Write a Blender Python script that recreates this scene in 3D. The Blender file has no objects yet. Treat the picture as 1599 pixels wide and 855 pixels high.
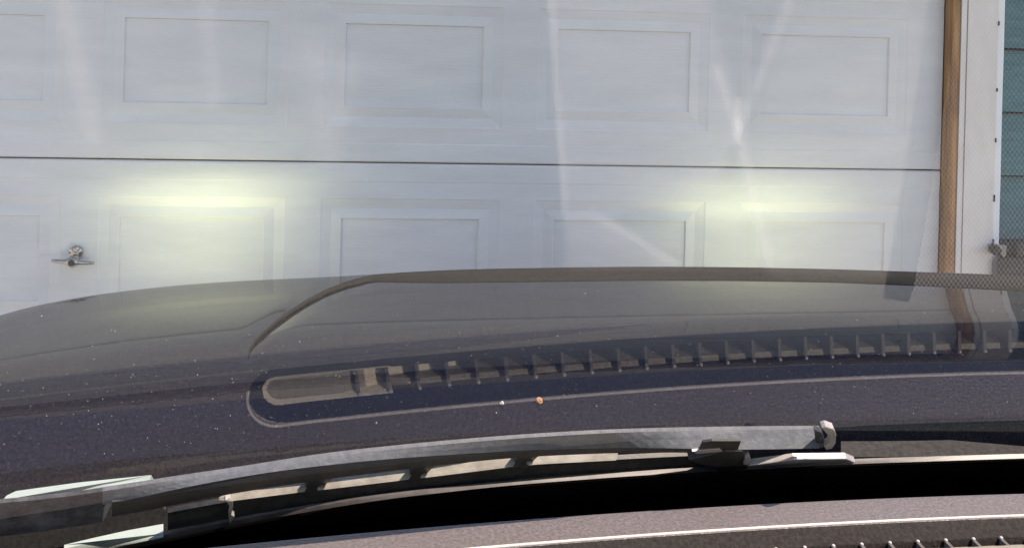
import bpy, bmesh, math, random
import numpy as np
from mathutils import Vector, Matrix
random.seed(7)
scene = bpy.context.scene
COL = scene.collection

# ------------------------------------------------------------------ camera
W_PX, H_PX = 1599.0, 855.0
F_PX, ROLL, CY, YAW, EZ = 1700.0, 0.0262, 51.23, 0.104, 1.433
cam_d = bpy.data.cameras.new("camera")
cam_d.sensor_fit = 'HORIZONTAL'
cam_d.sensor_width = 36.0
cam_d.lens = F_PX / W_PX * 36.0
cam_d.shift_y = -(H_PX / 2 - CY) / W_PX
cam_d.clip_start = 0.02
cam_d.clip_end = 3000
cam = bpy.data.objects.new("camera", cam_d)
COL.objects.link(cam)
cam.matrix_world = (Matrix.Translation((0, 0, EZ)) @ Matrix.Rotation(-YAW, 4, 'Z')
                    @ Matrix.Rotation(math.pi / 2, 4, 'X') @ Matrix.Rotation(ROLL, 4, 'Z'))
scene.camera = cam

# ------------------------------------------------------------------ sky, sun, exposure
SUN = Vector((0.48, -0.21, 0.85)).normalized()
world = bpy.data.worlds.new("World")
scene.world = world
world.use_nodes = True
wn = world.node_tree
bg = wn.nodes["Background"]
sky = wn.nodes.new("ShaderNodeTexSky")
sky.sky_type = 'NISHITA'
sky.sun_disc = False
sky.sun_elevation = math.asin(SUN.z)
sky.sun_rotation = math.atan2(SUN.x, SUN.y)
sky.air_density = 1.0
sky.dust_density = 0.3
wn.links.new(sky.outputs[0], bg.inputs[0])
bg.inputs[1].default_value = 0.12
sd = bpy.data.lights.new("sun", 'SUN')
sd.energy = 3.2
sd.angle = math.radians(0.5)
sd.color = (1.0, 0.95, 0.88)
so = bpy.data.objects.new("sun", sd)
COL.objects.link(so)
so.rotation_euler = SUN.to_track_quat('Z', 'Y').to_euler()
vs = scene.view_settings
vs.view_transform = 'Standard'
vs.look = 'None'
vs.exposure = 1.22
vs.gamma = 1.0
vs.use_white_balance = True
vs.white_balance_temperature = 7650
vs.white_balance_tint = 20
scene.render.engine = 'CYCLES'
scene.cycles.max_bounces = 10
scene.cycles.transparent_max_bounces = 16
scene.cycles.sample_clamp_indirect = 6
scene.cycles.caustics_reflective = False
scene.cycles.use_denoising = True

# ------------------------------------------------------------------ photo ray helpers (surface points at their own real depth)
def ray(x, y):
    du, dv = x - 799.5, y - CY
    c, s = math.cos(ROLL), math.sin(ROLL)
    px, py = du * c + dv * s, -du * s + dv * c
    xc, yc, zc = px / F_PX, 1.0, -py / F_PX
    c, s = math.cos(YAW), math.sin(YAW)
    return np.array([xc * c + yc * s, -xc * s + yc * c, zc])
EYE = np.array([0, 0, EZ])
ZD = EZ - 0.4                                     # height of the dashboard top
G_Y0, G_C, G_XC, G_T = 0.9739, 0.1378, 0.6494, 0.7093   # windscreen: base line, bow, apex, rake
GK = 1 / math.tan(G_T)
def glass_y(X, z, off=0.0):
    return G_Y0 + off - G_C * (X - G_XC) ** 2 - (z - ZD) * GK
def glass_n(X):
    n = np.array([2 * G_C * (X - G_XC), 1.0, GK])
    return n / np.linalg.norm(n)
def on_glass(x, y, off=0.0):
    """where the sight line meets the sheet lying OFF metres outside the windscreen"""
    d = ray(x, y)
    o = off * math.sqrt(1 + GK * GK)
    a = G_C * d[0] ** 2
    b = d[1] + 2 * G_C * (-G_XC) * d[0] + d[2] * GK
    e = -G_Y0 - o + G_C * G_XC ** 2 + (EZ - ZD) * GK
    D = b * b - 4 * a * e
    s = -e / b if a < 1e-9 else (-b + math.sqrt(D)) / (2 * a)
    return EYE + s * d
def on_y(x, y, Y):
    d = ray(x, y)
    return EYE + d * (Y / d[1])
def lerp_tab(tab):
    xs, ys = [t[0] for t in tab], [t[1] for t in tab]
    return lambda x: float(np.interp(x, xs, ys))
def smooth_tab(tab):
    """monotone-ish smooth curve through a table: interpolate, then average over a window"""
    f = lerp_tab(tab)
    return lambda x: sum(f(x + d) for d in range(-60, 61, 12)) / 11.0

# ------------------------------------------------------------------ materials
def new_mat(name):
    m = bpy.data.materials.new(name)
    m.use_nodes = True
    nt = m.node_tree
    nt.nodes.clear()
    out = nt.nodes.new("ShaderNodeOutputMaterial")
    return m, nt, out
def N(nt, kind, **kw):
    n = nt.nodes.new(kind)
    for k, v in kw.items():
        if k in n.inputs:
            n.inputs[k].default_value = v
        else:
            setattr(n, k, v)
    return n
def math_n(nt, op, a, b=None, c=None, clamp=False):
    n = nt.nodes.new("ShaderNodeMath")
    n.operation = op
    n.use_clamp = clamp
    for i, v in enumerate((a, b, c)):
        if v is None: continue
        if isinstance(v, (int, float)): n.inputs[i].default_value = v
        else: nt.links.new(v, n.inputs[i])
    return n.outputs[0]
def ramp(nt, fac, stops):
    r = nt.nodes.new("ShaderNodeValToRGB")
    el = r.color_ramp.elements
    while len(el) > 1: el.remove(el[-1])
    el[0].position, el[0].color = stops[0][0], (*stops[0][1], 1)
    for p, c in stops[1:]:
        e = el.new(p); e.color = (*c, 1)
    nt.links.new(fac, r.inputs[0])
    return r.outputs[0]
def surface(name, c1, c2, scale=(20, 20, 20), detail=6, rough=0.6, bump=0.0, bump_scale=None, spec=0.5, metal=0.0,
            coat=0.0, lo=0.35, hi=0.65, bump_dist=0.002, specks=None, coat_rough=0.03, sheen=0.0):
    """Principled surface: two colours mixed by noise, optional fine bump and light specks"""
    m, nt, out = new_mat(name)
    tc = nt.nodes.new("ShaderNodeTexCoord")
    mp = N(nt, "ShaderNodeMapping"); mp.inputs["Scale"].default_value = scale
    nt.links.new(tc.outputs["Object"], mp.inputs[0])
    nz = N(nt, "ShaderNodeTexNoise", Scale=1.0, Detail=detail, Roughness=0.6)
    nt.links.new(mp.outputs[0], nz.inputs["Vector"])
    col = ramp(nt, nz.outputs["Fac"], [(lo, c1), (hi, c2)])
    if specks:
        sc, dens, scol = specks
        v = N(nt, "ShaderNodeTexVoronoi", Scale=sc)
        nt.links.new(tc.outputs["Object"], v.inputs["Vector"])
        sm = math_n(nt, 'LESS_THAN', v.outputs["Distance"], dens)
        mix = N(nt, "ShaderNodeMix", data_type='RGBA')
        nt.links.new(sm, mix.inputs["Factor"])
        nt.links.new(col, mix.inputs[6]); mix.inputs[7].default_value = (*scol, 1)
        col = mix.outputs[2]
    p = N(nt, "ShaderNodeBsdfPrincipled", Roughness=rough, Metallic=metal)
    p.inputs["Specular IOR Level"].default_value = spec
    p.inputs["Coat Weight"].default_value = coat
    if sheen:
        p.inputs['Sheen Weight'].default_value = sheen
        p.inputs['Sheen Roughness'].default_value = 0.35
        p.inputs['Sheen Tint'].default_value = (1.0, 0.9, 0.88, 1)
    p.inputs["Coat Roughness"].default_value = coat_rough
    nt.links.new(col, p.inputs["Base Color"])
    if bump:
        mb = N(nt, "ShaderNodeMapping"); mb.inputs["Scale"].default_value = bump_scale or scale
        nt.links.new(tc.outputs["Object"], mb.inputs[0])
        nb = N(nt, "ShaderNodeTexNoise", Scale=1.0, Detail=5.0)
        nt.links.new(mb.outputs[0], nb.inputs["Vector"])
        b = N(nt, "ShaderNodeBump", Strength=bump, Distance=bump_dist)
        nt.links.new(nb.outputs["Fac"], b.inputs["Height"])
        nt.links.new(b.outputs[0], p.inputs["Normal"])
    nt.links.new(p.outputs[0], out.inputs[0])
    return m

M = {}
M['door'] = surface('door_paint', (0.66, 0.67, 0.68), (0.74, 0.745, 0.75), (3, 3, 14), rough=0.5, bump=0.4,
                    bump_scale=(18, 18, 260), bump_dist=0.002, spec=0.35)
M['trim'] = surface('trim_paint', (0.73, 0.67, 0.63), (0.80, 0.745, 0.70), (14, 14, 5), rough=0.6, bump=0.3,
                    bump_scale=(160, 160, 12), bump_dist=0.001)
M['trim_edge'] = surface('edge_paint', (0.80, 0.83, 0.86), (0.86, 0.88, 0.90), (8, 8, 3), rough=0.45)
M['brown'] = surface('weathered_wood', (0.22, 0.098, 0.038), (0.50, 0.27, 0.115), (60, 60, 5), rough=0.75, bump=0.5,
                     bump_scale=(200, 200, 10))
M['teal'] = surface('teal_siding', (0.022, 0.125, 0.148), (0.042, 0.175, 0.20), (10, 10, 60), rough=0.6, bump=0.5,
                    bump_scale=(25, 25, 160))
M['dark_gap'] = surface('shadow_gap', (0.008, 0.008, 0.009), (0.015, 0.015, 0.016), rough=0.9)
M['concrete'] = surface('concrete', (0.32, 0.30, 0.27), (0.45, 0.43, 0.39), (3, 3, 3), rough=0.9, bump=0.4, bump_scale=(80, 80, 80))
M['soil'] = surface('dry_grass', (0.08, 0.10, 0.04), (0.16, 0.15, 0.08), (2, 2, 2), rough=1.0)
M['roof'] = surface('roof_shingle', (0.06, 0.055, 0.05), (0.12, 0.11, 0.10), (20, 20, 20), rough=0.95)
M['chrome'] = surface('worn_chrome', (0.30, 0.30, 0.32), (0.50, 0.48, 0.45), (90, 90, 90), rough=0.12, metal=1.0)
M['paint'] = surface('black_paint', (0.0018, 0.0036, 0.0105), (0.0042, 0.0058, 0.0130), (420, 420, 420), detail=3, rough=0.6,
                     spec=0.0, coat=0.44, bump=0.06, bump_scale=(500, 500, 500), bump_dist=0.0004, coat_rough=0.035,
                     specks=(900, 0.15, (0.085, 0.085, 0.09)))
M['hood_trim_and_crease_shade'] = surface('trim_and_crease_shade_black', (0.007, 0.0072, 0.008), (0.019, 0.0188, 0.0195), (500, 500, 500), rough=0.8, spec=0.12,
                         bump=0.3, bump_scale=(600, 600, 600))
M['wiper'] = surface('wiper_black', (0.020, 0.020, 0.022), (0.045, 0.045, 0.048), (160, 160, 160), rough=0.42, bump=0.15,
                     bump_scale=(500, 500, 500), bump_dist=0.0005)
M['wiper_top'] = surface('skylit_wiper', (0.022, 0.026, 0.034), (0.10, 0.11, 0.13), (60, 60, 60), rough=0.62, spec=0.3, lo=0.4, hi=0.75, bump=0.3, bump_scale=(300, 300, 300))  # blue tint of sky light on arm base and tip, painted in
M['rubber'] = surface('black_rubber', (0.008, 0.008, 0.008), (0.02, 0.02, 0.02), (90, 90, 90), rough=0.55)
M['frit'] = surface('black_frit', (0.001, 0.001, 0.001), (0.002, 0.002, 0.002), rough=0.9, spec=0.02)
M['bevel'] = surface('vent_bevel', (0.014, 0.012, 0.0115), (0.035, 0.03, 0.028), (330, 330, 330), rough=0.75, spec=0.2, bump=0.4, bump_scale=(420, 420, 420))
M['seal'] = surface('pale_seal', (0.07, 0.063, 0.063), (0.125, 0.113, 0.113), (60, 60, 60), rough=0.4)
M['arm'] = surface('skylit_arm', (0.10, 0.112, 0.13), (0.155, 0.168, 0.188), (140, 140, 140), rough=0.6, spec=0.3, lo=0.35, hi=0.7, bump=0.3, bump_scale=(300, 300, 300))  # sky light on the arm's top face put into a paler blue-grey
M['clip'] = surface('clip_metal', (0.45, 0.43, 0.43), (0.62, 0.58, 0.57), (80, 80, 80), rough=0.4, metal=0.4)
M['cowl'] = surface('cowl_plastic', (0.006, 0.006, 0.006), (0.016, 0.015, 0.0145), (300, 300, 300), rough=0.8, spec=0.15,
                    bump=0.3, bump_scale=(500, 500, 500))
M['cowl_trim'] = surface('cowl_trim', (0.03, 0.029, 0.028), (0.06, 0.057, 0.055), (200, 200, 200), rough=0.7, spec=0.2)
M['cream'] = surface('pale_cream', (0.22, 0.208, 0.18), (0.34, 0.322, 0.285), (70, 70, 70), rough=0.8)
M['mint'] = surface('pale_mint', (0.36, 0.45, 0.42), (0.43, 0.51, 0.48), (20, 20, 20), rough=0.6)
M['dash'] = surface('dash_vinyl', (0.10, 0.084, 0.085), (0.20, 0.17, 0.172), (330, 330, 330), detail=4, rough=0.42, spec=1.0, bump=0.6, sheen=1.0,
                    bump_scale=(420, 420, 420), bump_dist=0.0012)
M['dash_rear'] = surface('dash_rear_vinyl', (0.29, 0.268, 0.222), (0.40, 0.37, 0.31), (330, 330, 330), rough=0.7, bump=0.4,
                         bump_scale=(420, 420, 420))
M['tan'] = surface('sunlit_tan', (0.66, 0.60, 0.47), (0.82, 0.75, 0.60), (330, 330, 330), rough=0.7, bump=0.4, bump_scale=(420, 420, 420))  # sun patch and lit inner rim of the slot, painted as pale tan
M['floor'] = surface('sunlit_floor', (0.22, 0.205, 0.165), (0.32, 0.295, 0.24), (330, 330, 330), rough=0.7, bump=0.4, bump_scale=(420, 420, 420))  # lit slot floor, ledge and lip, painted paler than the dash vinyl
M['vent_rim'] = surface('vent_rim', (0.55, 0.50, 0.47), (0.75, 0.69, 0.65), (300, 300, 300), rough=0.5)
M['rib'] = surface('vent_rib', (0.10, 0.092, 0.085), (0.17, 0.155, 0.145), (200, 200, 200), rough=0.5)
M['rib_tip'] = surface('vent_rib_tip', (0.5, 0.46, 0.44), (0.62, 0.58, 0.56), (200, 200, 200), rough=0.5)
M['bin'] = surface('bin_plastic', (0.004, 0.005, 0.006), (0.012, 0.013, 0.015), (40, 40, 40), rough=0.5, bump=0.3)
M['bin_grey'] = surface('bin_grey', (0.012, 0.016, 0.017), (0.035, 0.042, 0.045), (60, 60, 60), rough=0.6, bump=0.4)
M['dust'] = surface('dust_grain', (0.28, 0.27, 0.25), (0.55, 0.53, 0.50), rough=0.8)
M['orange'] = surface('orange_stone', (0.45, 0.17, 0.07), (0.62, 0.33, 0.16), (300, 300, 300), rough=0.8)
M['pale_stone'] = surface('pale_stone', (0.5, 0.48, 0.45), (0.7, 0.68, 0.64), (300, 300, 300), rough=0.8)
M['lens'] = surface('lamp_lens', (0.5, 0.5, 0.48), (0.6, 0.6, 0.58), rough=0.15)

def mesh_pad():
    """perforated speaker mat: pale weave with a diamond grid of dark holes"""
    m, nt, out = new_mat('perforated_mat')
    tc = nt.nodes.new("ShaderNodeTexCoord")
    sx = nt.nodes.new("ShaderNodeSeparateXYZ")
    nt.links.new(tc.outputs["Object"], sx.inputs[0])
    k = 2 * math.pi / 0.0043
    a = math_n(nt, 'ADD', math_n(nt, 'MULTIPLY', sx.outputs[0], k), math_n(nt, 'MULTIPLY', sx.outputs[1], k * 0.75))
    b = math_n(nt, 'SUBTRACT', math_n(nt, 'MULTIPLY', sx.outputs[0], k), math_n(nt, 'MULTIPLY', sx.outputs[1], k * 0.75))
    f = math_n(nt, 'ADD', math_n(nt, 'SINE', a), math_n(nt, 'SINE', b))
    f = math_n(nt, 'MULTIPLY_ADD', f, 0.25, 0.5)
    col = ramp(nt, f, [(0.2, (0.13, 0.127, 0.122)), (0.8, (0.56, 0.54, 0.52))])
    p = N(nt, "ShaderNodeBsdfPrincipled", Roughness=0.7)
    nt.links.new(col, p.inputs["Base Color"])
    nt.links.new(p.outputs[0], out.inputs[0])
    return m
M['mat'] = mesh_pad()

def glass_mats():
    """inner face: clear sheet that mirrors by angle and carries painted streaks and patches of light; outer face: clear"""
    m, nt, out = new_mat('windscreen_glass')
    lw = N(nt, "ShaderNodeLayerWeight", Blend=0.5)
    f5 = math_n(nt, 'POWER', lw.outputs["Facing"], 5.0)
    fr = math_n(nt, 'MULTIPLY_ADD', f5, 0.9, 0.044)
    tr = N(nt, "ShaderNodeBsdfTransparent", Color=(0.93, 0.94, 0.935, 1))
    gl = N(nt, "ShaderNodeBsdfGlossy", Roughness=0.004)
    mx = nt.nodes.new("ShaderNodeMixShader")
    nt.links.new(fr, mx.inputs[0]); nt.links.new(tr.outputs[0], mx.inputs[1]); nt.links.new(gl.outputs[0], mx.inputs[2])
    tc = nt.nodes.new("ShaderNodeTexCoord")
    sx = nt.nodes.new("ShaderNodeSeparateXYZ")
    nt.links.new(tc.outputs["Object"], sx.inputs[0])
    X, Z = sx.outputs[0], sx.outputs[2]
    total = None
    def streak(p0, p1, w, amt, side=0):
        """a soft streak of light painted on the glass from photo point p0 (upper) to p1 (lower)"""
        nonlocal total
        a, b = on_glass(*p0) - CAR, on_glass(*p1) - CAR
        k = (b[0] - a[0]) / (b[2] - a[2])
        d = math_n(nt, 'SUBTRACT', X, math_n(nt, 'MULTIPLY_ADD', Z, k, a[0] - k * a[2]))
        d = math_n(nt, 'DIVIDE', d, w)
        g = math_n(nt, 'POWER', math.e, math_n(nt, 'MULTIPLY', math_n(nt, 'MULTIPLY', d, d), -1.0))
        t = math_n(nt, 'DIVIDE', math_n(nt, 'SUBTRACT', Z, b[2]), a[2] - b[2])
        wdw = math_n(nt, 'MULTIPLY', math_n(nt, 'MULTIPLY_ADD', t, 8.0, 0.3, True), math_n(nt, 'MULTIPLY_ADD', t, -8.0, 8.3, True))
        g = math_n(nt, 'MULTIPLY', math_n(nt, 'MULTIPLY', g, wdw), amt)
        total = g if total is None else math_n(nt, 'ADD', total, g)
    for s in LIGHT_STREAKS: streak(*s)
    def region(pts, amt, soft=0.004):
        """a patch of light painted on the glass: convex polygon given by photo points, clockwise"""
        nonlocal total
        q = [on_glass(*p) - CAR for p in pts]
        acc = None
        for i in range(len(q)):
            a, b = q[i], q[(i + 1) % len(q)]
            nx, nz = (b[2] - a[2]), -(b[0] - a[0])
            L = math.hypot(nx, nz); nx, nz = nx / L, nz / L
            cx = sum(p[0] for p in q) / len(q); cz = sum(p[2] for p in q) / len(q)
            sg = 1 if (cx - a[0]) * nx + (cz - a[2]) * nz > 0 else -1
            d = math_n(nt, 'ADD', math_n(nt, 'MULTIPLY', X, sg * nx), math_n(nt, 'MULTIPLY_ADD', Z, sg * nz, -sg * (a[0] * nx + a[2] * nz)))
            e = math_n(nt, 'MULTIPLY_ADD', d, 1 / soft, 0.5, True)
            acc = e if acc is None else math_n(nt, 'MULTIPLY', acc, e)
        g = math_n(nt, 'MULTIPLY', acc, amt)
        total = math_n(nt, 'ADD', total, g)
    for r in LIGHT_PATCHES: region(*r)
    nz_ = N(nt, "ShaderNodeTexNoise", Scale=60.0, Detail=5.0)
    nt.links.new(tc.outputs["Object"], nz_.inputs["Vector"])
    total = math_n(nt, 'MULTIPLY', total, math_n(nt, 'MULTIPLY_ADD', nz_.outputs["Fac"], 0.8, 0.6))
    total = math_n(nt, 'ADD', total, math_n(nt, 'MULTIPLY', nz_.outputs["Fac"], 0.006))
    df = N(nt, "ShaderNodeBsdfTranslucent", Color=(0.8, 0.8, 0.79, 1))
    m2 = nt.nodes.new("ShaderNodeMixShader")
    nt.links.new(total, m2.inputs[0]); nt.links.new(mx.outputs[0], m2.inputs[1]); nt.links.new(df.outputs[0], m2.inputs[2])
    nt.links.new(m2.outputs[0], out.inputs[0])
    o, nt2, out2 = new_mat('windscreen_outer')
    t2 = N(nt2, "ShaderNodeBsdfTransparent", Color=(0.97, 0.98, 0.975, 1))
    nt2.links.new(t2.outputs[0], out2.inputs[0])
    return m, o
# light on the door, painted into the glass: (upper photo point, lower photo point, half width m, amount)
LIGHT_STREAKS = [((92, -40), (150, 240), 0.0045, 0.065), ((320, -40), (334, 170), 0.004, 0.043), ((490, 60), (515, 260), 0.008, 0.058),
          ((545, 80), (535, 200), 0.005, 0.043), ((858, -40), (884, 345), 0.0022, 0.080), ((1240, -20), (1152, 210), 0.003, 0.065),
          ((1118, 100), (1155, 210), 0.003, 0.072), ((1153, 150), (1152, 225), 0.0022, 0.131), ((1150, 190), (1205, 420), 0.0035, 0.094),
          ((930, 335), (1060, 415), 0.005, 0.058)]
LIGHT_PATCHES = [([(858, -60), (1262, -60), (1152, 205), (1172, 300), (884, 345)], 0.06, 0.006), ([(884, 335), (945, 335), (1065, 416), (884, 418)], 0.06, 0.006),
         ([(1268, -60), (1470, -60), (1392, 430), (1208, 430), (1162, 205)], 0.034, 0.014)]  # broad pale patches of light, painted into the glass too

# ------------------------------------------------------------------ object helpers
ORG = {}
def tag(o, label=None, cat=None, group=None, kind=None):
    if label: o['label'] = label
    if cat: o['category'] = cat
    if group: o['group'] = group
    if kind: o['kind'] = kind
    return o
def thing(name, loc, label, cat, group=None):
    o = bpy.data.objects.new(name, None)
    o.empty_display_size = 0.2
    COL.objects.link(o)
    o.location = loc
    ORG[o.name] = np.array(loc, float)
    return tag(o, label, cat, group)
def build(name, verts, faces, mat, parent=None, smooth=False, loc=None, label=None, cat=None, group=None, kind=None,
          mat_index=None, bevel=0.0, sharp=False):
    """ONE mesh object from world-space verts; its origin is the parent's origin (or LOC)"""
    org = ORG[parent.name] if parent is not None else np.array(loc if loc is not None else (0, 0, 0), float)
    me = bpy.data.meshes.new(name)
    me.from_pydata([tuple(np.asarray(v, float) - org) for v in verts], [], faces)
    mats = mat if isinstance(mat, (list, tuple)) else [mat]
    for m in mats: me.materials.append(m)
    if mat_index is not None:
        for p, i in zip(me.polygons, mat_index): p.material_index = i
    bm = bmesh.new(); bm.from_mesh(me)
    bmesh.ops.recalc_face_normals(bm, faces=bm.faces[:])
    if bevel:
        bmesh.ops.bevel(bm, geom=[e for e in bm.edges if len(e.link_faces) == 2 and e.calc_face_angle(0) > 0.5], offset=bevel, segments=2,
                        affect='EDGES', profile=0.6, clamp_overlap=True)
    bm.to_mesh(me); bm.free()
    if smooth:
        me.polygons.foreach_set("use_smooth", [True] * len(me.polygons))
        if sharp:
            me.set_sharp_from_angle(angle=math.radians(35))
    o = bpy.data.objects.new(name, me)
    COL.objects.link(o)
    if parent is not None: o.parent = parent
    else: o.location = org
    ORG[o.name] = org
    return tag(o, label, cat, group, kind)
def box_vf(x0, x1, y0, y1, z0, z1):
    v = [(x, y, z) for x in (x0, x1) for y in (y0, y1) for z in (z0, z1)]
    f = [(0, 1, 3, 2), (4, 6, 7, 5), (0, 4, 5, 1), (2, 3, 7, 6), (0, 2, 6, 4), (1, 5, 7, 3)]
    return v, f
def box(name, b, mat, parent=None, bevel=0.0, **kw):
    v, f = box_vf(*b)
    return build(name, v, f, mat, parent, bevel=bevel, **kw)
def grid_vf(P):
    """P[i][j] points -> verts, quads"""
    n, m = len(P), len(P[0])
    v = [P[i][j] for i in range(n) for j in range(m)]
    f = [(i * m + j, i * m + j + 1, (i + 1) * m + j + 1, (i + 1) * m + j) for i in range(n - 1) for j in range(m - 1)]
    return v, f
def solid_grid_vf(P, Q):
    """closed solid between two equal grids"""
    n, m = len(P), len(P[0])
    v1, f1 = grid_vf(P); v2, f2 = grid_vf(Q)
    k = len(v1)
    f = f1 + [tuple(k + i for i in reversed(q)) for q in f2]
    loop = [i * m for i in range(n)] + [(n - 1) * m + j for j in range(1, m)] + [i * m + m - 1 for i in range(n - 2, -1, -1)] + [j for j in range(m - 2, 0, -1)]
    side = []
    for a, b in zip(loop, loop[1:] + loop[:1]):
        side.append((a, b, b + k, a + k))
    return v1 + v2, f + side, len(f1)
def sweep_vf(path, prof, ups=None, closed=True):
    """profile (a = sideways/up offsets) swept along a path; ups[i] = (axis u, axis w)"""
    rings = []
    for i, p in enumerate(path):
        u, w = ups[i]
        rings.append([np.asarray(p) + a * u + b * w for a, b in (prof[i] if isinstance(prof[0][0], (list, tuple)) else prof)])
    n, m = len(rings), len(rings[0])
    v = [q for r in rings for q in r]
    f = []
    for i in range(n - 1):
        for j in range(m):
            f.append((i * m + j, i * m + (j + 1) % m, (i + 1) * m + (j + 1) % m, (i + 1) * m + j))
    f.append(tuple(range(m))); f.append(tuple((n - 1) * m + j for j in range(m)))
    return v, f
def tube(name, path, r, mat, parent, segs=8, **kw):
    path = [np.asarray(p, float) for p in path]
    rings = []
    for i, p in enumerate(path):
        t = path[min(i + 1, len(path) - 1)] - path[max(i - 1, 0)]
        t /= np.linalg.norm(t)
        a = np.cross(t, (0, 0, 1)); a = a / np.linalg.norm(a) if np.linalg.norm(a) > 1e-4 else np.array([1., 0, 0])
        b = np.cross(a, t)
        rr = r[i] if isinstance(r, (list, tuple)) else r
        rings.append([p + rr * (math.cos(q) * a + math.sin(q) * b) for q in np.linspace(0, 2 * math.pi, segs, endpoint=False)])
    m = segs
    v = [q for g in rings for q in g]
    f = [(i * m + j, i * m + (j + 1) % m, (i + 1) * m + (j + 1) % m, (i + 1) * m + j) for i in range(len(path) - 1) for j in range(m)]
    f += [tuple(range(m)), tuple((len(path) - 1) * m + j for j in range(m))]
    return build(name, v, f, mat, parent, smooth=True, **kw)

DOOR_Y = 3.0094
# ------------------------------------------------------------------ ground
box('ground', (-60, 60, -60, 60, -0.5, -0.004), M['soil'], kind='structure')
box('driveway', (-3.2, 2.6, -30, 3.06, -0.3, 0.0), M['concrete'], kind='structure')

# ------------------------------------------------------------------ garage building
GX0, GX1 = -3.25, 1.575
garage = thing('garage', (-0.83, 3.1, 0), 'teal sided garage building with white and bare brown door trim', 'garage')
SX = 1.758          # where the siding starts
TOPZ = 2.52
box('wall', (-6.0, 6.0, 3.16, 3.3, 0, 2.6), M['dark_gap'], garage)
z, i = -0.06, 0
EXPOSE = 0.1885
z = 1.049 - 6 * EXPOSE
while z < TOPZ:
    z1 = min(z + EXPOSE, TOPZ)
    for (x0, x1) in ((SX + 0.004, 4.6), (-6.0, -3.55)):
        y_t, y_b = 3.078, 3.060
        v = [(x0, y_b, z), (x1, y_b, z), (x1, y_t, z1 - 0.007), (x0, y_t, z1 - 0.007), (x0, 3.1, z), (x1, 3.1, z), (x1, 3.1, z1 - 0.007), (x0, 3.1, z1 - 0.007)]
        f = [(0, 1, 2, 3), (4, 7, 6, 5), (0, 4, 5, 1), (3, 2, 6, 7), (0, 3, 7, 4), (1, 5, 6, 2)]
        build('siding_board', v, f, M['teal'], garage)
    z += EXPOSE
JY = 2.962          # front of the casing
def edge_strip(name, pts_l, pts_r, y0, y1, mat, wob=0.0):
    """vertical board with slightly uneven edges"""
    n = 26
    Pf, Pb = [], []
    for k in range(n + 1):
        zz = k / n * 2.3
        a = pts_l + random.uniform(-wob, wob); b = pts_r + random.uniform(-wob, wob)
        Pf.append([(a, y0, zz), (b, y0, zz)]); Pb.append([(a, y1, zz), (b, y1, zz)])
    v, f, _ = solid_grid_vf(Pf, Pb)
    return build(name, v, f, mat, garage)
edge_strip('door_jamb', 1.5765, 1.600, JY + 0.006, 3.15, M['brown'], 0.0012).__setitem__('label', 'bare weathered brown jamb strip')
edge_strip('door_stop', 1.6025, 1.618, JY + 0.003, 3.15, M['trim'], 0.0004)
edge_strip('casing', 1.6205, 1.7115, JY, 3.15, M['trim'], 0.0005)
edge_strip('corner_strip', 1.7145, 1.7365, JY + 0.012, 3.15, M['trim_edge'], 0.0006)
for zc, hh in ((1.49, .012), (1.30, .010), (1.155, .012), (0.985, .02), (0.86, .018)):
    box('paint_chip', (1.7100, 1.7135, JY - 0.003, JY + 0.03, zc, zc + hh), M['dark_gap'], garage)
edge_strip('casing', -3.40, -3.245, JY, 3.15, M['trim'])
box('header_trim', (-3.4, 1.7365, JY - 0.002, 3.15, 2.302, 2.46), M['trim'], garage)
v = [(-6.3, 2.42, 2.52), (4.9, 2.42, 2.52), (4.9, 5.6, 4.1), (-6.3, 5.6, 4.1), (-6.3, 2.42, 2.66), (4.9, 2.42, 2.66), (4.9, 5.6, 4.26), (-6.3, 5.6, 4.26)]
f = [(0, 1, 2, 3), (4, 7, 6, 5), (0, 4, 5, 1), (3, 2, 6, 7), (0, 3, 7, 4), (1, 5, 6, 2)]
build('roof', v, f, M['roof'], garage)
box('fascia', (-6.3, 4.9, 2.385, 2.417, 2.5, 2.67), M['trim'], garage)
box('soffit', (-6.2, 4.8, 2.42, 3.15, 2.487, 2.517), M['trim'], garage)

# ------------------------------------------------------------------ garage door: four sections of eight pressed panels
door = thing('garage_door', (-0.83, DOOR_Y, 0), 'white sectional garage door with rows of pressed rectangular panels', 'garage door')
PIT, IW, IH, MG = 0.5867, 0.379, 0.227, 0.055
cx = [0.34 + (k - 0.5) * PIT for k in range(-5, 3)]       # eight panel centres
SEC = 0.5334
def panel_vf(xc, zc):
    """pressed panel: outer lip, V groove, inner field behind a small step (depth + is away from us)"""
    rings = [(MG, 0.0), (MG - 0.003, 0.0014), (MG * 0.5, 0.0050), (0.0025, 0.0008), (0.0, 0.0008), (-0.0018, 0.0066)]
    V, Fc = [], []
    for mg, d in rings:
        a, b = IW / 2 + mg, IH / 2 + mg
        V += [(xc - a, DOOR_Y + d, zc - b), (xc + a, DOOR_Y + d, zc - b), (xc + a, DOOR_Y + d, zc + b), (xc - a, DOOR_Y + d, zc + b)]
    for r in range(len(rings) - 1):
        for k in range(4):
            Fc.append((4 * r + k, 4 * r + (k + 1) % 4, 4 * r + 4 + (k + 1) % 4, 4 * r + 4 + k))
    k = 4 * (len(rings) - 1)
    Fc.append((k, k + 1, k + 2, k + 3))
    return V, Fc
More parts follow.
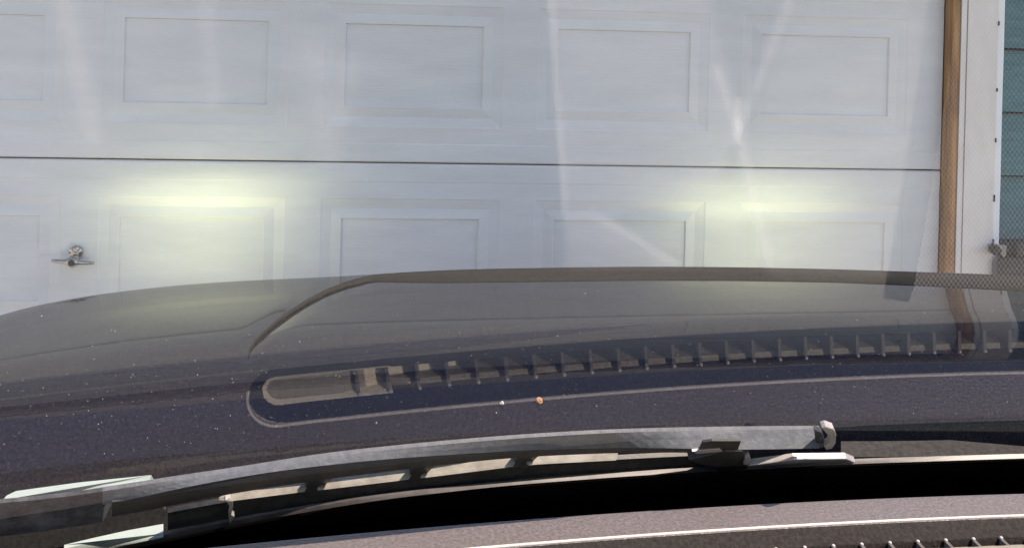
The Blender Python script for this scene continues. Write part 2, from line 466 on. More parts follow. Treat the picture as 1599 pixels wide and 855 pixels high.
for s in range(4):
    z0, z1 = s * SEC + 0.0022, (s + 1) * SEC - 0.0022
    zc = (s + 0.5) * SEC
    xs = [GX0 + 0.005]
    for c in cx: xs += [c - IW / 2 - MG, c + IW / 2 + MG]
    xs.append(GX1 - 0.003)
    a, b = IH / 2 + MG, 0.052
    zs = [(z0, 0.0035), (z0 + 0.004, 0.0), (z0 + b - 0.003, 0.0), (z0 + b, 0.0012), (zc - a, 0.0), (zc + a, 0.0), (z1 - b, 0.0012),
          (z1 - b + 0.003, 0.0), (z1 - 0.004, 0.0), (z1, 0.0035)]
    V = [(x, DOOR_Y + d, zz) for zz, d in zs for x in xs]
    m = len(xs)
    Fc = []
    for i in range(len(zs) - 1):
        for j in range(m - 1):
            if i == 4 and j % 2 == 1: continue
            Fc.append((i * m + j, i * m + j + 1, (i + 1) * m + j + 1, (i + 1) * m + j))
    # returns and back so that the section is a solid leaf
    nb = len(V)
    V += [(xs[0], DOOR_Y + 0.045, z0), (xs[-1], DOOR_Y + 0.045, z0), (xs[-1], DOOR_Y + 0.045, z1), (xs[0], DOOR_Y + 0.045, z1)]
    t = (len(zs) - 1) * m
    Fc += [(0, nb, nb + 1, m - 1), (t, t + m - 1, nb + 2, nb + 3), (nb, nb + 3, nb + 2, nb + 1)]
    sec = build('door_section', V, Fc, M['door'], door)
    for c in cx:
        v, f = panel_vf(c, zc)
        build('pressed_panel', v, f, M['door'], sec)
box('weather_seal', (GX0 - 0.02, GX1 + 0.02, DOOR_Y + 0.05, DOOR_Y + 0.09, 0.0, 2.25), M['dark_gap'], door)
# T handle with its lock rose
HX, HZ = -0.838, 0.800
hp = lambda x, z, y=0.0: np.array([HX + x, DOOR_Y - y, HZ + z])
def disc(name, x, z, r, y0, y1, mat, parent, segs=20, rim=0.6):
    c0, c1, c2 = hp(x, z, y0), hp(x, z, y0 + (y1 - y0) * 0.7), hp(x, z, y1)
    V, n = [], segs
    for c, rr in ((c0, r), (c1, r), (c2, r * rim)):
        V += [c + np.array([rr * math.cos(t), 0, rr * math.sin(t)]) for t in np.linspace(0, 2 * math.pi, n, endpoint=False)]
    Fc = [(i * n + j, i * n + (j + 1) % n, (i + 1) * n + (j + 1) % n, (i + 1) * n + j) for i in range(2) for j in range(n)]
    Fc += [tuple(range(n)), tuple(2 * n + j for j in range(n))]
    return build(name, V, Fc, mat, parent, smooth=True, sharp=True)
n = 18
hv, hs = [], []
for k in range(n + 1):
    t = k / n * 2 - 1
    w = 0.0060 + 0.0095 * math.exp(-(t / 0.22) ** 2)
    hs.append((hp(t * 0.053, -0.001 - 0.003 * t, 0.040 - 0.006 * abs(t)), w * (1 - 0.35 * abs(t) ** 4), 0.008))
path = [h[0] for h in hs]
prof = [[(h[1] * math.cos(q), h[2] * math.sin(q)) for q in np.linspace(0, 2 * math.pi, 12, endpoint=False)] for h in hs]
v, f = sweep_vf(path, prof, [(np.array([0, 0, 1.]), np.array([0, 1., 0]))] * len(path))
handle = build('door_handle', v, f, M['chrome'], door, smooth=True)
disc('lock_rose', 0.0, 0.019, 0.017, 0.0, 0.016, M['chrome'], handle)
disc('spindle', 0.0, 0.004, 0.012, 0.010, 0.036, M['chrome'], handle)
disc('lock_cylinder', 0.0, -0.001, 0.0085, 0.046, 0.052, M['bin'], handle, rim=0.85)
disc('screw', 0.002, 0.029, 0.009, 0.012, 0.024, M['chrome'], handle)

# ------------------------------------------------------------------ car
CARX = 0.45
CAR = np.array([CARX, 0.6, 0.0])
car = thing('parked_car', CAR, 'black car with dusty hood parked facing the garage door, headlights on', 'car')
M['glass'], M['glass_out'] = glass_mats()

# --- hood: each sight-line column integrated so that the panel is one smooth crowned sheet
Y_SIL = smooth_tab([(-440, 668), (-200, 560), (0, 490), (100, 467), (200, 453), (300, 443), (400, 437), (500, 433), (600, 427), (700, 421), (850, 418), (1000, 416),
                    (1150, 417), (1300, 420), (1450, 425), (1599, 430), (1800, 440)])
Y_S2 = smooth_tab([(-440, 700), (-200, 605), (0, 562), (200, 532), (407, 511), (600, 503), (893, 496), (1000, 494), (1400, 486), (1599, 482), (1800, 480)])
Y_S3 = smooth_tab([(-440, 722), (-200, 632), (0, 601), (330, 566), (450, 561), (560, 553), (700, 542), (950, 530), (1400, 522), (1599, 519), (1800, 517)])
Y_EV = smooth_tab([(-440, 758), (-200, 672), (0, 650), (200, 630), (390, 609), (600, 594), (1000, 574), (1250, 567), (1599, 562), (1800, 560)])
Y_RE = smooth_tab([(-440, 850), (-200, 768), (0, 736), (220, 712), (400, 698), (600, 683), (800, 672), (1040, 661), (1599, 650), (1800, 648)])
def solve_column(x):
    """list of (slope below horizon, Y) from the hood's rear edge to its front crest"""
    def sl(y):
        d = ray(x, y); return -d[2] / d[1]
    s_re, s_ev, s3, s2, s0 = sl(Y_RE(x)), sl(Y_EV(x)), sl(Y_S3(x)), sl(Y_S2(x)), sl(Y_SIL(x))
    d = ray(x, Y_RE(x))
    Y = 1.0
    for _ in range(20):
        X = d[0] / d[1] * Y
        Y = G_Y0 - G_C * (X - G_XC) ** 2 + 0.085 - 0.16 * max(0.0, X - 0.3)
    k = math.hypot(d[0], d[1]) / d[1]
    def tt(s, Y):
        """forward tilt that shows the mirrored target"""
        z = EZ - s * Y
        al = math.atan(s / k)
        if s >= s_ev:
            w = (s - s_ev) / (s_re - s_ev)
            be0 = math.atan((2.52 - z) / (DOOR_Y - 0.6 - Y))
            be = be0 + w * 0.42
        else:
            zt = float(np.interp(s, [s2, s3, s_ev], [1.067, 1.6, 2.35]))
            be = math.atan((zt - z) / (DOOR_Y - Y) / k)
        return math.tan((al - be) / 2) * k
    pts = [(s_re, Y)]
    NN = 90
    ss = np.linspace(s_re, s2, NN)
    for a, b in zip(ss, ss[1:]):
        r = tt((a + b) / 2, Y) - (a + b) / 2
        Y *= math.exp((b - a) / r); pts.append((b, Y))
    r1 = tt(s2, Y) - s2
    ww = np.linspace(1, 0, 50) ** 1.6
    for a, b in zip(ww, ww[1:]):
        w = max((a + b) / 2, 1e-4)
        ex = EXPO
        Y *= math.exp((s2 - s0) * (b - a) / (r1 * w ** ex)); pts.append((s0 + b * (s2 - s0), Y))
    return pts
EXPO = 0.34
HSTEP = 5.0
hood_cols = np.arange(-400, 1901, HSTEP)
hood_tab = [solve_column(x) for x in hood_cols]
def column_pt(x, s, Y):
    y = 300.0
    d0, d1 = ray(x, 0), ray(x, 1000)
    # pixel row with this slope in the column (slope is a ratio of two linear functions of the row)
    a0, a1 = -d0[2], -(d1[2] - d0[2]) / 1000
    b0, b1 = d0[1], (d1[1] - d0[1]) / 1000
    y = (s * b0 - a0) / (a1 - s * b1)
    d = ray(x, y)
    return EYE + d * (Y / d[1]), y
def hood_pt(x, y):
    d = ray(x, y); s = -d[2] / d[1]
    i = int(np.clip((x - hood_cols[0]) / HSTEP, 0, len(hood_cols) - 2)); t = (x - hood_cols[i]) / HSTEP
    Ys = []
    for c in (i, i + 1):
        ssv = [p[0] for p in hood_tab[c]][::-1]; yy = [p[1] for p in hood_tab[c]][::-1]
        Ys.append(np.interp(s, ssv, yy))
    Y = Ys[0] * (1 - t) + Ys[1] * t
    return EYE + d * (Y / d[1])
SH_X = [388, 390, 398, 412, 432, 456, 482, 510, 540, 570]
SH_Y = [556, 545, 532, 518, 501, 484, 468, 454, 443, 434]
def shoulder(x, y):
    """small roll in the pressing along the left side of the raised centre"""
    d = min(math.hypot(x - a, y - b) for a, b in zip(np.linspace(0, 9, 46), np.linspace(0, 9, 46)) for a, b in [(np.interp(a, range(10), SH_X), np.interp(b, range(10), SH_Y))]) if 330 < x < 640 and 400 < y < 600 else 99
    fade = min(1.0, max(0.0, (575 - y) / 50.0)) * min(1.0, max(0.0, (y - 430) / 12.0))
    return -0.0030 * math.exp(-(d / 13.0) ** 2) * fade
P = []
for x, tab in zip(hood_cols, hood_tab):
    row = []
    p0, _ = column_pt(x, *tab[0])
    row.append(p0 + np.array([0, -0.002, -0.03])); row.append(p0 + np.array([0, -0.0006, -0.0012]))
    last = None
    for s, Y in tab:
        q, yy = column_pt(x, s, Y); row.append(q + np.array([0, 0, shoulder(x, yy)]))
    a, b = row[-3], row[-1]
    t = (b - a); hl = math.hypot(t[0], t[1]); ux, uy, sl0 = t[0] / hl, t[1] / hl, t[2] / hl
    for q in range(1, 7):
        D = q * 0.045
        row.append(b + np.array([ux * D, uy * D, sl0 * D - 1.1 * D * D]))
    P.append(row)
P = np.array(P)
print('hood Y range', P[:, :, 1].min(), P[:, :, 1].max(), 'z', P[:, :, 2].min(), P[:, :, 2].max())
v, f = grid_vf(P.tolist())
hood = build('hood', v, f, M['paint'], car, smooth=True)
# trim strip along the front lip; its left tail paints the crease shade
top = [(590, 428.6), (640, 425), (700, 421.5), (850, 418.5), (1000, 416.6), (1150, 417.5), (1300, 420.4), (1450, 425.4), (1599, 430.4), (1760, 438)]
low = [(590, 439.5), (640, 440.5), (700, 441), (850, 439), (1000, 437), (1150, 437.5), (1300, 440), (1450, 446), (1599, 454), (1760, 466)]
fl, ft = lerp_tab(low), lerp_tab(top)
def hood_n(x, y):
    a, b, c, d = hood_pt(x - 4, y), hood_pt(x + 4, y), hood_pt(x, y - 2), hood_pt(x, y + 2)
    n = np.cross(b - a, c - d); n /= np.linalg.norm(n)
    return n if n[2] > 0 else -n
edge = [(388, 556), (390, 545), (398, 532), (412, 518), (432, 501), (456, 484), (482, 468), (510, 454), (540, 443), (570, 435.5)]
wid = [0.3, 0.6, 1.0, 1.4, 1.8, 2.2, 2.6, 3.2, 4.0, 5.0]
Pt, Pb = [], []
for (x, y), w in zip(edge, wid):
    ty = max(y - w * 0.7, Y_SIL(x) + 0.8)
    q = [hood_pt(x - w * 0.35, ty), hood_pt(x + w * 0.1, (ty + y + w * 0.7) / 2), hood_pt(x + w * 0.6, y + w * 0.7)]
    nn = hood_n(x, max(y, Y_SIL(x) + 4))
    Pt.append([p + nn * h for p, h in zip(q, (0.0004, 0.0014, 0.0006))]); Pb.append([p - nn * 0.002 for p in q])
for x in np.arange(590, 1761, 15):
    t0 = max(ft(x), Y_SIL(x) + 0.6); t1 = fl(x)
    ys = [t0, t0 * 0.6 + t1 * 0.4, t1]
    q = [hood_pt(x, yy) for yy in ys]
    nn = hood_n(x, (t0 + t1) / 2 + 1)
    Pt.append([p + nn * h for p, h in zip(q, (0.001, 0.0022, 0.0012))]); Pb.append([p - nn * 0.002 for p in q])
v, f, _ = solid_grid_vf(Pt, Pb)
build('hood_trim_and_crease_shade', v, f, M['hood_trim_and_crease_shade'], car, smooth=True)

# --- front end below the hood lip, and the two lit headlights
v, f = box_vf(CARX - 0.82, CARX + 0.82, 2.2, 2.56, 0.35, 0.66)
build('front_bumper', v, f, M['paint'], car, bevel=0.05)
def spot(parent, loc, aim, energy, size, sx, sy, blend=1.0):
    l = bpy.data.lights.new('beam', 'SPOT')
    l.energy = energy; l.color = (0.84, 1.0, 0.60); l.spot_size = size; l.spot_blend = blend; l.shadow_soft_size = 0.03
    o = bpy.data.objects.new('beam', l)
    COL.objects.link(o)
    dirv = Vector(aim) - Vector(loc)
    o.rotation_euler = dirv.to_track_quat('-Z', 'Y').to_euler()
    o.scale = (sx, sy, 1)
    o.location = Vector(loc) - Vector(ORG[parent.name])
    o.parent = parent
for (hx, ax, az, pw) in ((-0.53, -0.508, 0.968, 2.4), (1.01, 1.03, 0.968, 2.1)):
    V, n = [], 20
    for yy, r in ((2.40, 0.10), (2.54, 0.10), (2.58, 0.075), (2.59, 0.0001)):
        V += [(hx + 1.15 * r * math.cos(t), yy, 0.70 + 0.75 * r * math.sin(t)) for t in np.linspace(0, 2 * math.pi, n, endpoint=False)]
    Fc = [(i * n + j, i * n + (j + 1) % n, (i + 1) * n + (j + 1) % n, (i + 1) * n + j) for i in range(3) for j in range(n)]
    lamp = build('headlight', V, Fc, M['lens'], car, smooth=True)
    src = (hx, 2.615, 0.74)
    spot(lamp, src, (ax, DOOR_Y, az), pw, math.radians(84), 1.0, 0.19)
    spot(lamp, src, (ax, DOOR_Y, az - 0.05), pw * 0.72, math.radians(125), 1.0, 0.5)

# --- windscreen
gx = np.linspace(-0.75, 2.05, 57); gz = np.linspace(1.005, 1.585, 26)
TH = 0.005
Pi = [[(X, glass_y(X, zz), zz) for zz in gz] for X in gx]
Po = [[np.array((X, glass_y(X, zz), zz)) + glass_n(X) * TH for zz in gz] for X in gx]
v, f, nin = solid_grid_vf(Pi, Po)
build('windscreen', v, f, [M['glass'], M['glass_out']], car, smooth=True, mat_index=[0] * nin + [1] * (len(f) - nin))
# --- dashboard with its long defroster slot
Y_RIM = lambda X: 0.8772 - 0.1124 * (X - 0.6494) ** 2
SL0, SL1, SR = -0.069, 1.25, 0.0242           # slot ends (cap centres) and half width
def slot_sdf(X, v):
    cxp = min(max(X, SL0), SL1)
    return math.hypot(X - cxp, v + SR) - SR
def vv_front(X, v): return v > -SR and X > 0.02
def dash_z(X, v):
    sd_ = slot_sdf(X, v)
    z = ZD
    if sd_ < 0:
        dp = float(np.interp(X, [-0.006, -0.003, 0.02, 0.12], [0.0125, 0.020, 0.024, 0.038]))
        if vv_front(X, v):
            z -= float(np.interp(-sd_, [0, 0.002, 0.0125, 0.0135, 0.0142, 0.0195, 0.0205, 0.0242], [0, 0.0012, 0.0100, 0.0104, 0.0165, 0.0180, dp, dp + 0.001]))
        else:
            z -= float(np.interp(-sd_, [0, 0.002, 0.0125, 0.0135, 0.0150, 0.0242], [0, 0.0012, 0.0100, 0.0104, dp, dp + 0.001]))
    if v > 0.042: z -= 0.9 * (v - 0.042) ** 2 / 0.02 + (v > 0.05) * (v - 0.05) * 2.5
    if v < -0.061: z -= 0.0035 * min(1, (-0.061 - v) / 0.004)
    return z
xa = np.concatenate([np.linspace(-0.6, -0.11, 24), np.arange(-0.1, -0.04, 0.0010), np.arange(-0.04, 1.0, 0.02), np.linspace(1.0, 1.9, 20)])
va = np.concatenate([np.linspace(-0.48, -0.075, 16), np.arange(-0.068, 0.004, 0.0008), np.linspace(0.006, 0.042, 8), np.linspace(0.044, 0.10, 14)])
Pd = [[(X, Y_RIM(X) + vv, dash_z(X, vv)) for vv in va] for X in xa]
v, f = grid_vf(Pd)
mi = []
for i in range(len(xa) - 1):
    for j in range(len(va) - 1):
        vc, xc_ = (va[j] + va[j + 1]) / 2, (xa[i] + xa[i + 1]) / 2
        sd_ = slot_sdf(xc_, vc)
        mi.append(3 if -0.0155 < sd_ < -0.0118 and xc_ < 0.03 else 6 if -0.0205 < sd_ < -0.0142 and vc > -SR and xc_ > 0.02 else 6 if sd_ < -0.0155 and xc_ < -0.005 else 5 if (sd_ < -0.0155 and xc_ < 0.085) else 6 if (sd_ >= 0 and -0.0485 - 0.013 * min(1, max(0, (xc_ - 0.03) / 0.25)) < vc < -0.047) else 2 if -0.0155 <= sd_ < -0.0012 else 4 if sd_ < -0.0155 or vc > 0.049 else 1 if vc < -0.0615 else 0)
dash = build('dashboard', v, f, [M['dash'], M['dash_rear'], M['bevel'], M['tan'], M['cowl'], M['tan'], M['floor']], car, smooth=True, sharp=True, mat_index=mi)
Pf, Pb = [], []
for X in np.linspace(-0.6, 1.9, 40):
    Pf.append([(X, Y_RIM(X) + 0.1, zz) for zz in (0.45, 0.8, 1.012)]); Pb.append([(X, Y_RIM(X) + 0.12, zz) for zz in (0.45, 0.8, 1.012)])
v, f, _ = solid_grid_vf(Pf, Pb)
build('reflection_block', v, f, M['frit'], car)  # unseen black panel added to block sunlit ground from the glass reflection
# pale bead round the slot
bead = [(X, Y_RIM(X) + 0.0008, ZD + 0.0004) for X in np.linspace(1.25, SL0, 70)]
bead += [(SL0 + (SR + 0.0008) * math.cos(t), Y_RIM(SL0) - SR + (SR + 0.0008) * math.sin(t), ZD + 0.0004) for t in np.linspace(math.pi / 2, 1.15 * math.pi, 14)[1:]]
tube('vent_rim', bead, 0.0014, M['vent_rim'], dash, segs=8)
# ribs across the slot
Y_DOT = lambda X: 0.8614 - 0.1079 * (X - 0.6494) ** 2
X0R, PR = 0.0174 - 0.0247, 0.02468
rib0 = tip0 = None
for k in range(36):
    X = X0R + k * PR
    y1, y0 = Y_DOT(X), Y_RIM(X) - 0.0485 + 0.012
    zt = ZD - 0.0104
    if rib0 is None:
        vb = [(X - 0.0014, y0, zt - 0.001), (X + 0.0014, y0, zt - 0.001), (X + 0.0014, y1, zt), (X - 0.0014, y1, zt),
              (X - 0.0014, y0, zt - 0.028), (X + 0.0014, y0, zt - 0.028), (X + 0.0014, y1 + 0.002, zt - 0.028), (X - 0.0014, y1 + 0.002, zt - 0.028)]
        fb = [(0, 1, 2, 3), (4, 7, 6, 5), (0, 4, 5, 1), (3, 2, 6, 7), (0, 3, 7, 4), (1, 5, 6, 2)]
        rib0 = build('vent_rib', vb, fb, M['rib'], dash)
        X_first, Y_first = X, y1
        V, n = [], 8
        for q, r in ((-0.0005, 0.0018), (0.0010, 0.0015), (0.0016, 0.0007)):
            V += [(X + r * math.cos(t), y1 + 0.0005 + r * math.sin(t), zt + q) for t in np.linspace(0, 2 * math.pi, n, endpoint=False)]
        Fc = [(i * n + j, i * n + (j + 1) % n, (i + 1) * n + (j + 1) % n, (i + 1) * n + j) for i in range(2) for j in range(n)] + [tuple(range(n)), tuple(2 * n + j for j in range(n))]
        tip0 = build('rib_tip', V, Fc, M['rib_tip'], dash, smooth=True)
    else:
        for src in (rib0, tip0):
            c = src.copy(); COL.objects.link(c); c.parent = dash
            c.location = (X - X_first, y1 - Y_first, 0)
# perforated mat on the passenger side of the dash, with a dark seam at its edge
ml = [(0.470, 0.800), (0.482, 0.74), (0.497, 0.66), (0.512, 0.58), (0.524, 0.50)]
def mat_left(Y): return float(np.interp(Y, [p[1] for p in ml][::-1], [p[0] for p in ml][::-1]))
Pt, Pb = [], []
for Y in np.linspace(0.46, 0.795, 14):
    x0 = mat_left(Y) + 0.010
    row = np.linspace(x0, 1.5, 10)
    Pt.append([(X, Y + 0.0 if True else 0, ZD + 0.004) for X in row]); Pb.append([(X, Y, ZD - 0.003) for X in row])
v, f, _ = solid_grid_vf(Pt, Pb)
build('speaker_mat', v, f, M['mat'], car)
tube('mat_seam', [(mat_left(Y), Y, ZD - 0.001) for Y in np.linspace(0.46, 0.80, 14)], 0.010, M['rubber'], car, segs=10)

# --- roof skin above the cabin
Pf, Pb = [], []
for X in np.linspace(CARX - 0.66, CARX + 0.66, 15):
    c_ = 0.05 * ((X - CARX) / 0.66) ** 2
    ys = [(0.30 - 0.1 * c_ / 0.05, 1.600), (0.20, 1.635), (0.0, 1.668), (-0.4, 1.70), (-1.0, 1.71), (-1.7, 1.68)]
    Pf.append([(X, y, zz - c_) for y, zz in ys]); Pb.append([(X, y, zz - c_ + 0.02) for y, zz in ys])
v, f, _ = solid_grid_vf(Pf, Pb)
build('roof_panel', v, f, M['paint'], car, smooth=True)

# --- cowl between the hood's rear edge and the glass
Pc = []
for x in np.arange(-140, 1781, 40):
    a = hood_pt(x, Y_RE(x)) + np.array([0, 0.01, -0.012])
    X = a[0]
    b = np.array([X, glass_y(X, 1.0) + 0.012, 1.0])
    Pc.append([a, a * 0.75 + b * 0.25 + np.array([0, 0, -0.012]), a * 0.4 + b * 0.6 + np.array([0, 0, -0.01]), b])
v, f = grid_vf(Pc)
cowl = build('cowl_panel', v, f, M['cowl'], car, smooth=True)

# --- prisms cut to an outline and lying OFF metres outside the glass
def glass_prism(name, pts, off, th, mat, parent, bevel=0.0, base=None, tilt=0.0006):
    front = [on_glass(x, y, off + (max(0.0, base(x) - y) * tilt if base else 0.0)) for x, y in pts]
    back = [p + glass_n(p[0]) * th for p in front]
    k = len(pts)
    f = [tuple(range(k)), tuple(range(2 * k - 1, k - 1, -1))] + [(i, (i + 1) % k, (i + 1) % k + k, i + k) for i in range(k)]
    return build(name, front + back, f, mat, parent, bevel=bevel)
def band(name, up, lo, xs, off_u, off_l, th, mat, parent, smooth=True, rows=3):
    """long bar between an upper and a lower edge curve, tilted between two stand-offs, with real thickness"""
    fu, fl_ = smooth_tab(up), smooth_tab(lo)
    A, B = [], []
    off_u0 = off_u
    for x in xs:
        off_u = off_u0(x) if callable(off_u0) else off_u0
        ra, rb = [], []
        for t in np.linspace(0, 1, rows):
            p = on_glass(x, fu(x) * (1 - t) + fl_(x) * t, off_u * (1 - t) + off_l * t)
            ra.append(p); rb.append(p + glass_n(p[0]) * th)
        A.append(ra); B.append(rb)
    v, f, _ = solid_grid_vf(A, B)
    return build(name, v, f, mat, parent, smooth=False)
# pale seal line along the foot of the screen
seal_up = [(-200, 905), (0, 880), (200, 846), (360, 812), (500, 788), (600, 773.5), (800, 752), (1000, 737), (1150, 729), (1330, 719), (1599, 711), (1760, 708)]
seal_lo = [(x, y + d) for (x, y), d in zip(seal_up, (14, 14, 13, 13, 12, 10, 9, 9, 9, 9, 8, 8))]
band('screen_seal', seal_up, seal_lo, np.arange(-100, 1761, 30), 0.0055, 0.0005, 0.002, M['seal'], car)
band('screen_border', [(x, y + d * 0.9) for (x, y), d in zip(seal_up, (14, 14, 13, 13, 12, 10, 9, 9, 9, 9, 8, 8))],
     [(x, y + 95) for x, y in seal_up], np.arange(-100, 1761, 30), -0.004, -0.004, 0.002, M['frit'], car)
# dark lower rail just above the seal
rail_up = [(-200, 880), (0, 850), (200, 812), (360, 784), (500, 765), (640, 749), (800, 730), (965, 718), (1150, 707), (1330, 700), (1599, 695), (1760, 693)]
# --- wiper
wiper = 'wiper'
arm_up = [(-200, 800), (0, 785), (100, 776), (250, 752), (400, 730), (500, 713), (650, 697), (800, 684), (950, 675), (1100, 671), (1275, 669)]
arm_mid = [(-200, 850), (0, 838), (100, 824), (150, 812), (180, 784), (250, 768), (350, 748), (450, 732), (600, 716), (800, 703), (1000, 698), (1160, 702), (1275, 699)]
wip = build('wiper', *(lambda q: (q[0], q[1]))(sweep_vf([on_glass(-60 + k * 40, 0.5 * (smooth_tab(arm_up)(-60 + k * 40) + smooth_tab(arm_mid)(-60 + k * 40)), 0.020) for k in range(34)],
            [(0.006 * math.cos(q), 0.004 * math.sin(q)) for q in np.linspace(0, 2 * math.pi, 8, endpoint=False)],
            [(np.array([0, -0.6, 0.8]), np.array([0, 0.8, 0.6]))] * 34)), M['wiper'], car, smooth=True)
band('arm_base', [(-200, 800), (0, 785), (100, 776), (250, 752)], [(-200, 850), (0, 838), (100, 824), (170, 813), (250, 800)], np.arange(-60, 161, 20), 0.016, 0.0045, 0.003, M['wiper_top'], wip)
arm_lo = [(100, 797), (180, 785), (250, 768), (350, 748), (450, 732), (600, 716), (800, 703), (1000, 698), (1160, 702), (1275, 699)]
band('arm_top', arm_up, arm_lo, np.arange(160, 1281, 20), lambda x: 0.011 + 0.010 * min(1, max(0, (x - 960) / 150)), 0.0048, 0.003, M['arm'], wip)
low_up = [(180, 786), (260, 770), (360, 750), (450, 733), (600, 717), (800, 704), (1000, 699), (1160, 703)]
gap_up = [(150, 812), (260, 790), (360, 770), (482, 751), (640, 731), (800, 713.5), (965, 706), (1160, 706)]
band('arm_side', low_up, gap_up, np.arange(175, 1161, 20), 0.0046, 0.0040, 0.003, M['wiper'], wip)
blade_up = [(200, 812), (360, 781), (500, 763.5), (640, 747), (800, 727), (965, 716.5), (1150, 707.5)]
blade_lo = [(200, 838), (360, 810), (500, 787), (600, 772.5), (800, 751), (1000, 736), (1150, 728)]
blade = band('wiper_blade', blade_up, blade_lo, np.arange(262, 1156, 20), 0.014, 0.0075, 0.004, M['wiper'], wip)
# struts between arm and blade: the dark slanted bars
for (xa_, xb_) in ((476, 505), (640, 665), (803, 829)):
    fu, fl_ = lerp_tab(gap_up), lerp_tab(blade_up)
    glass_prism('blade_strut', [(xa_ + 6, fu(xa_) - 3), (xb_ + 14, fu(xb_) - 3), (xb_ - 6, fl_(xb_) + 3), (xa_ - 4, fl_(xa_) + 3)], 0.006, 0.006, M['wiper'], wip)
glass_prism('blade_end', [(1155, 741), (1168, 727), (1240, 717), (1322, 716), (1336, 722), (1334, 731), (1322, 733), (1240, 736), (1165, 740)], 0.004, 0.006, M['clip'], wip, bevel=0.001)
glass_prism('blade_joint', [(1075, 718), (1130, 704), (1160, 704), (1172, 716), (1166, 735), (1150, 742), (1118, 733)], 0.0035, 0.012, M['wiper'], wip, bevel=0.001)
glass_prism('joint_pin', [(1161, 724), (1164, 714), (1170, 712), (1172, 716), (1168, 725)], 0.0015, 0.004, M['clip'], wip)
glass_prism('arm_pocket', [(1092, 702), (1098, 690), (1112, 688), (1157, 688), (1152, 702)], 0.0038, 0.002, M['rubber'], wip)
glass_prism('pocket_lip', [(1081, 704), (1124, 701), (1128, 704.5), (1088, 708)], 0.0028, 0.002, M['clip'], wip)
glass_prism('arm_hook', [(1283, 668), (1290, 666), (1302, 670), (1306, 680), (1305, 692), (1299, 700), (1290, 702), (1287, 697), (1294, 692), (1296, 683), (1291, 677)], 0.006, 0.006, M['clip'], wip, bevel=0.0008)
glass_prism('arm_tip', [(1272, 671), (1284, 676), (1287, 684), (1286, 698), (1276, 699)], 0.009, 0.005, M['wiper_top'], wip, bevel=0.0008)
glass_prism('arm_clip', [(155, 813), (160, 806), (166, 790), (172, 783), (176, 784), (170, 795), (164, 808), (160, 814)], 0.007, 0.004, M['clip'], wip)
glass_prism('arm_clip', [(250, 769), (253, 768), (254, 784), (259, 796), (256, 797), (251, 785)], 0.007, 0.003, M['clip'], wip)
glass_prism('blade_clip', [(352, 780), (360, 779), (364, 790), (361, 803), (366, 806), (359, 818), (357, 804), (360, 791)], 0.003, 0.004, M['clip'], wip)
# sunlit cowl gaps and left scuttle glints, painted as cream and mint pieces
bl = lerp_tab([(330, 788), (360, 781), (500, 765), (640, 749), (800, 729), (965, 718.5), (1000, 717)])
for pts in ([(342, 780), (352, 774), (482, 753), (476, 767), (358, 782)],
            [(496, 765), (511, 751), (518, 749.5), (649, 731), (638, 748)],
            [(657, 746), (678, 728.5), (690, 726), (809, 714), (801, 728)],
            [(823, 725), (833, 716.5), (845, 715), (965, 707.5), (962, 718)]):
    glass_prism('sunlit_gap_piece', pts, 0.0015, 0.002, M['cream'], wip, base=bl)
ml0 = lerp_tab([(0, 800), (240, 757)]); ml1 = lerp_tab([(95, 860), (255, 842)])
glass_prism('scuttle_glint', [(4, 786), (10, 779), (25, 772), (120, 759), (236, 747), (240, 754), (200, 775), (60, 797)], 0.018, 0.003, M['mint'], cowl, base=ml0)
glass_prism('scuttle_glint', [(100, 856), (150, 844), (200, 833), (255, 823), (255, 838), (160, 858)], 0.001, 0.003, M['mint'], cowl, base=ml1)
band('cowl_trim', [(1315, 695), (1450, 694), (1599, 689), (1760, 686)], [(1315, 713), (1450, 712), (1599, 708), (1760, 705)], np.arange(1315, 1761, 20), 0.034, 0.020, 0.004, M['cowl_trim'], cowl)

# ------------------------------------------------------------------ bin beside the corner
bin_y = 2.935
def at_bin(x, y, dy=0.0): return on_y(x, y, bin_y + dy)
c0 = at_bin(1557, 403)
zt = c0[2]
bn = thing('storage_bin', (c0[0] + 0.25, 2.99, 0), 'black plastic bin with a pale tag standing before the teal siding', 'bin')
def plan_prism(name, x0, x1, cut, y0, y1, z0, z1, mat, bevel):
    """block whose left end is cut back at an angle"""
    pl = [(x0, y0), (x1, y0), (x1, y1), (x0 + cut, y1)]
    v = [(x, y, z0) for x, y in pl] + [(x, y, z1) for x, y in pl]
    f = [(3, 2, 1, 0), (4, 5, 6, 7)] + [(i, (i + 1) % 4, (i + 1) % 4 + 4, i + 4) for i in range(4)]
    return build(name, v, f, mat, bn, bevel=bevel)
plan_prism('bin_body', c0[0], c0[0] + 0.5, 0.072, bin_y, 3.05, 0.0, zt, M['bin_grey'], 0.004)
plan_prism('bin_lid', c0[0] + 0.022, c0[0] + 0.5, 0.055, bin_y + 0.025, 3.045, zt + 0.001, zt + 0.030, M['bin'], 0.005)
plan_prism('lid_grip', c0[0] + 0.060, c0[0] + 0.3, 0.02, bin_y + 0.004, bin_y + 0.06, zt + 0.002, zt + 0.042, M['bin_grey'], 0.006)
k1 = at_bin(1554.5, 391, -0.02)
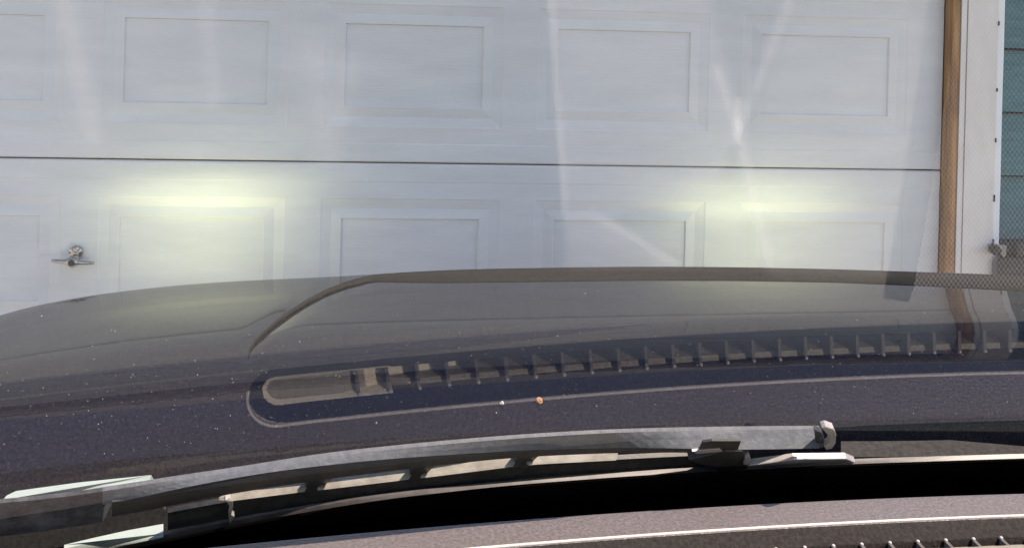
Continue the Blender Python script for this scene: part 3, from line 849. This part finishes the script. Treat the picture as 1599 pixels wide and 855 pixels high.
tube('hinge_knob', [k1 + np.array([0, -0.012, 0]), k1 + np.array([0, -0.006, 0]), k1 + np.array([0.004, 0.02, 0.0]), k1 + np.array([0.02, 0.05, 0])], [0.006, 0.0135, 0.0135, 0.011], M['bin'], bn, segs=16)
q = [at_bin(1557, 382, -0.012), at_bin(1572, 383, -0.012), at_bin(1570.5, 400, -0.012), at_bin(1567, 401, -0.012)]
v = q + [p + np.array([0, 0.008, 0]) for p in q]
build('bin_tag', v, [(0, 1, 2, 3), (7, 6, 5, 4), (0, 4, 5, 1), (1, 5, 6, 2), (2, 6, 7, 3), (3, 7, 4, 0)], M['cream'], bn)

# ------------------------------------------------------------------ grit on the hood
def rock(name, px, py, r, mat, label, cat):
    c = hood_pt(px, py); n = hood_n(px, py)
    bm = bmesh.new(); bmesh.ops.create_icosphere(bm, subdivisions=2, radius=r)
    for w in bm.verts: w.co *= random.uniform(0.75, 1.15)
    V = [tuple(np.array(w.co) * (1, 1.25, 0.95) + c + n * r * 0.7) for w in bm.verts]; bm.verts.index_update()
    Fc = [tuple(w.index for w in fc.verts) for fc in bm.faces]; bm.free()
    build(name, V, Fc, mat, loc=tuple(c), label=label, cat=cat)
rock('pebble', 842, 628, 0.0033, M['orange'], 'tiny orange pebble lying on the dusty rear of the black hood', 'pebble')
rock('pebble', 783.5, 631, 0.0022, M['pale_stone'], 'tiny pale pebble on the black hood beside the orange pebble', 'pebble')
V, Fc = [], []
for _ in range(1900):
    px = random.uniform(-20, 1620)
    lo_, hi_ = Y_SIL(px) + 3, Y_RE(px) - 4
    py = lo_ + (hi_ - lo_) * random.random()
    c = hood_pt(px, py); n = hood_n(px, py)
    r = 0.00028 * math.exp(random.gauss(0, 0.5))
    k = len(V)
    a = random.uniform(0, 6.28)
    for t in range(3):
        V.append(c + np.array([r * math.cos(a + 2.1 * t), r * math.sin(a + 2.1 * t) * 1.3, 0]) - n * 0.0002)
    V.append(c + n * r * 1.5)
    Fc += [(k, k + 1, k + 3), (k + 1, k + 2, k + 3), (k + 2, k, k + 3), (k, k + 2, k + 1)]
build('dust_specks', V, Fc, M['dust'], car, kind='stuff')
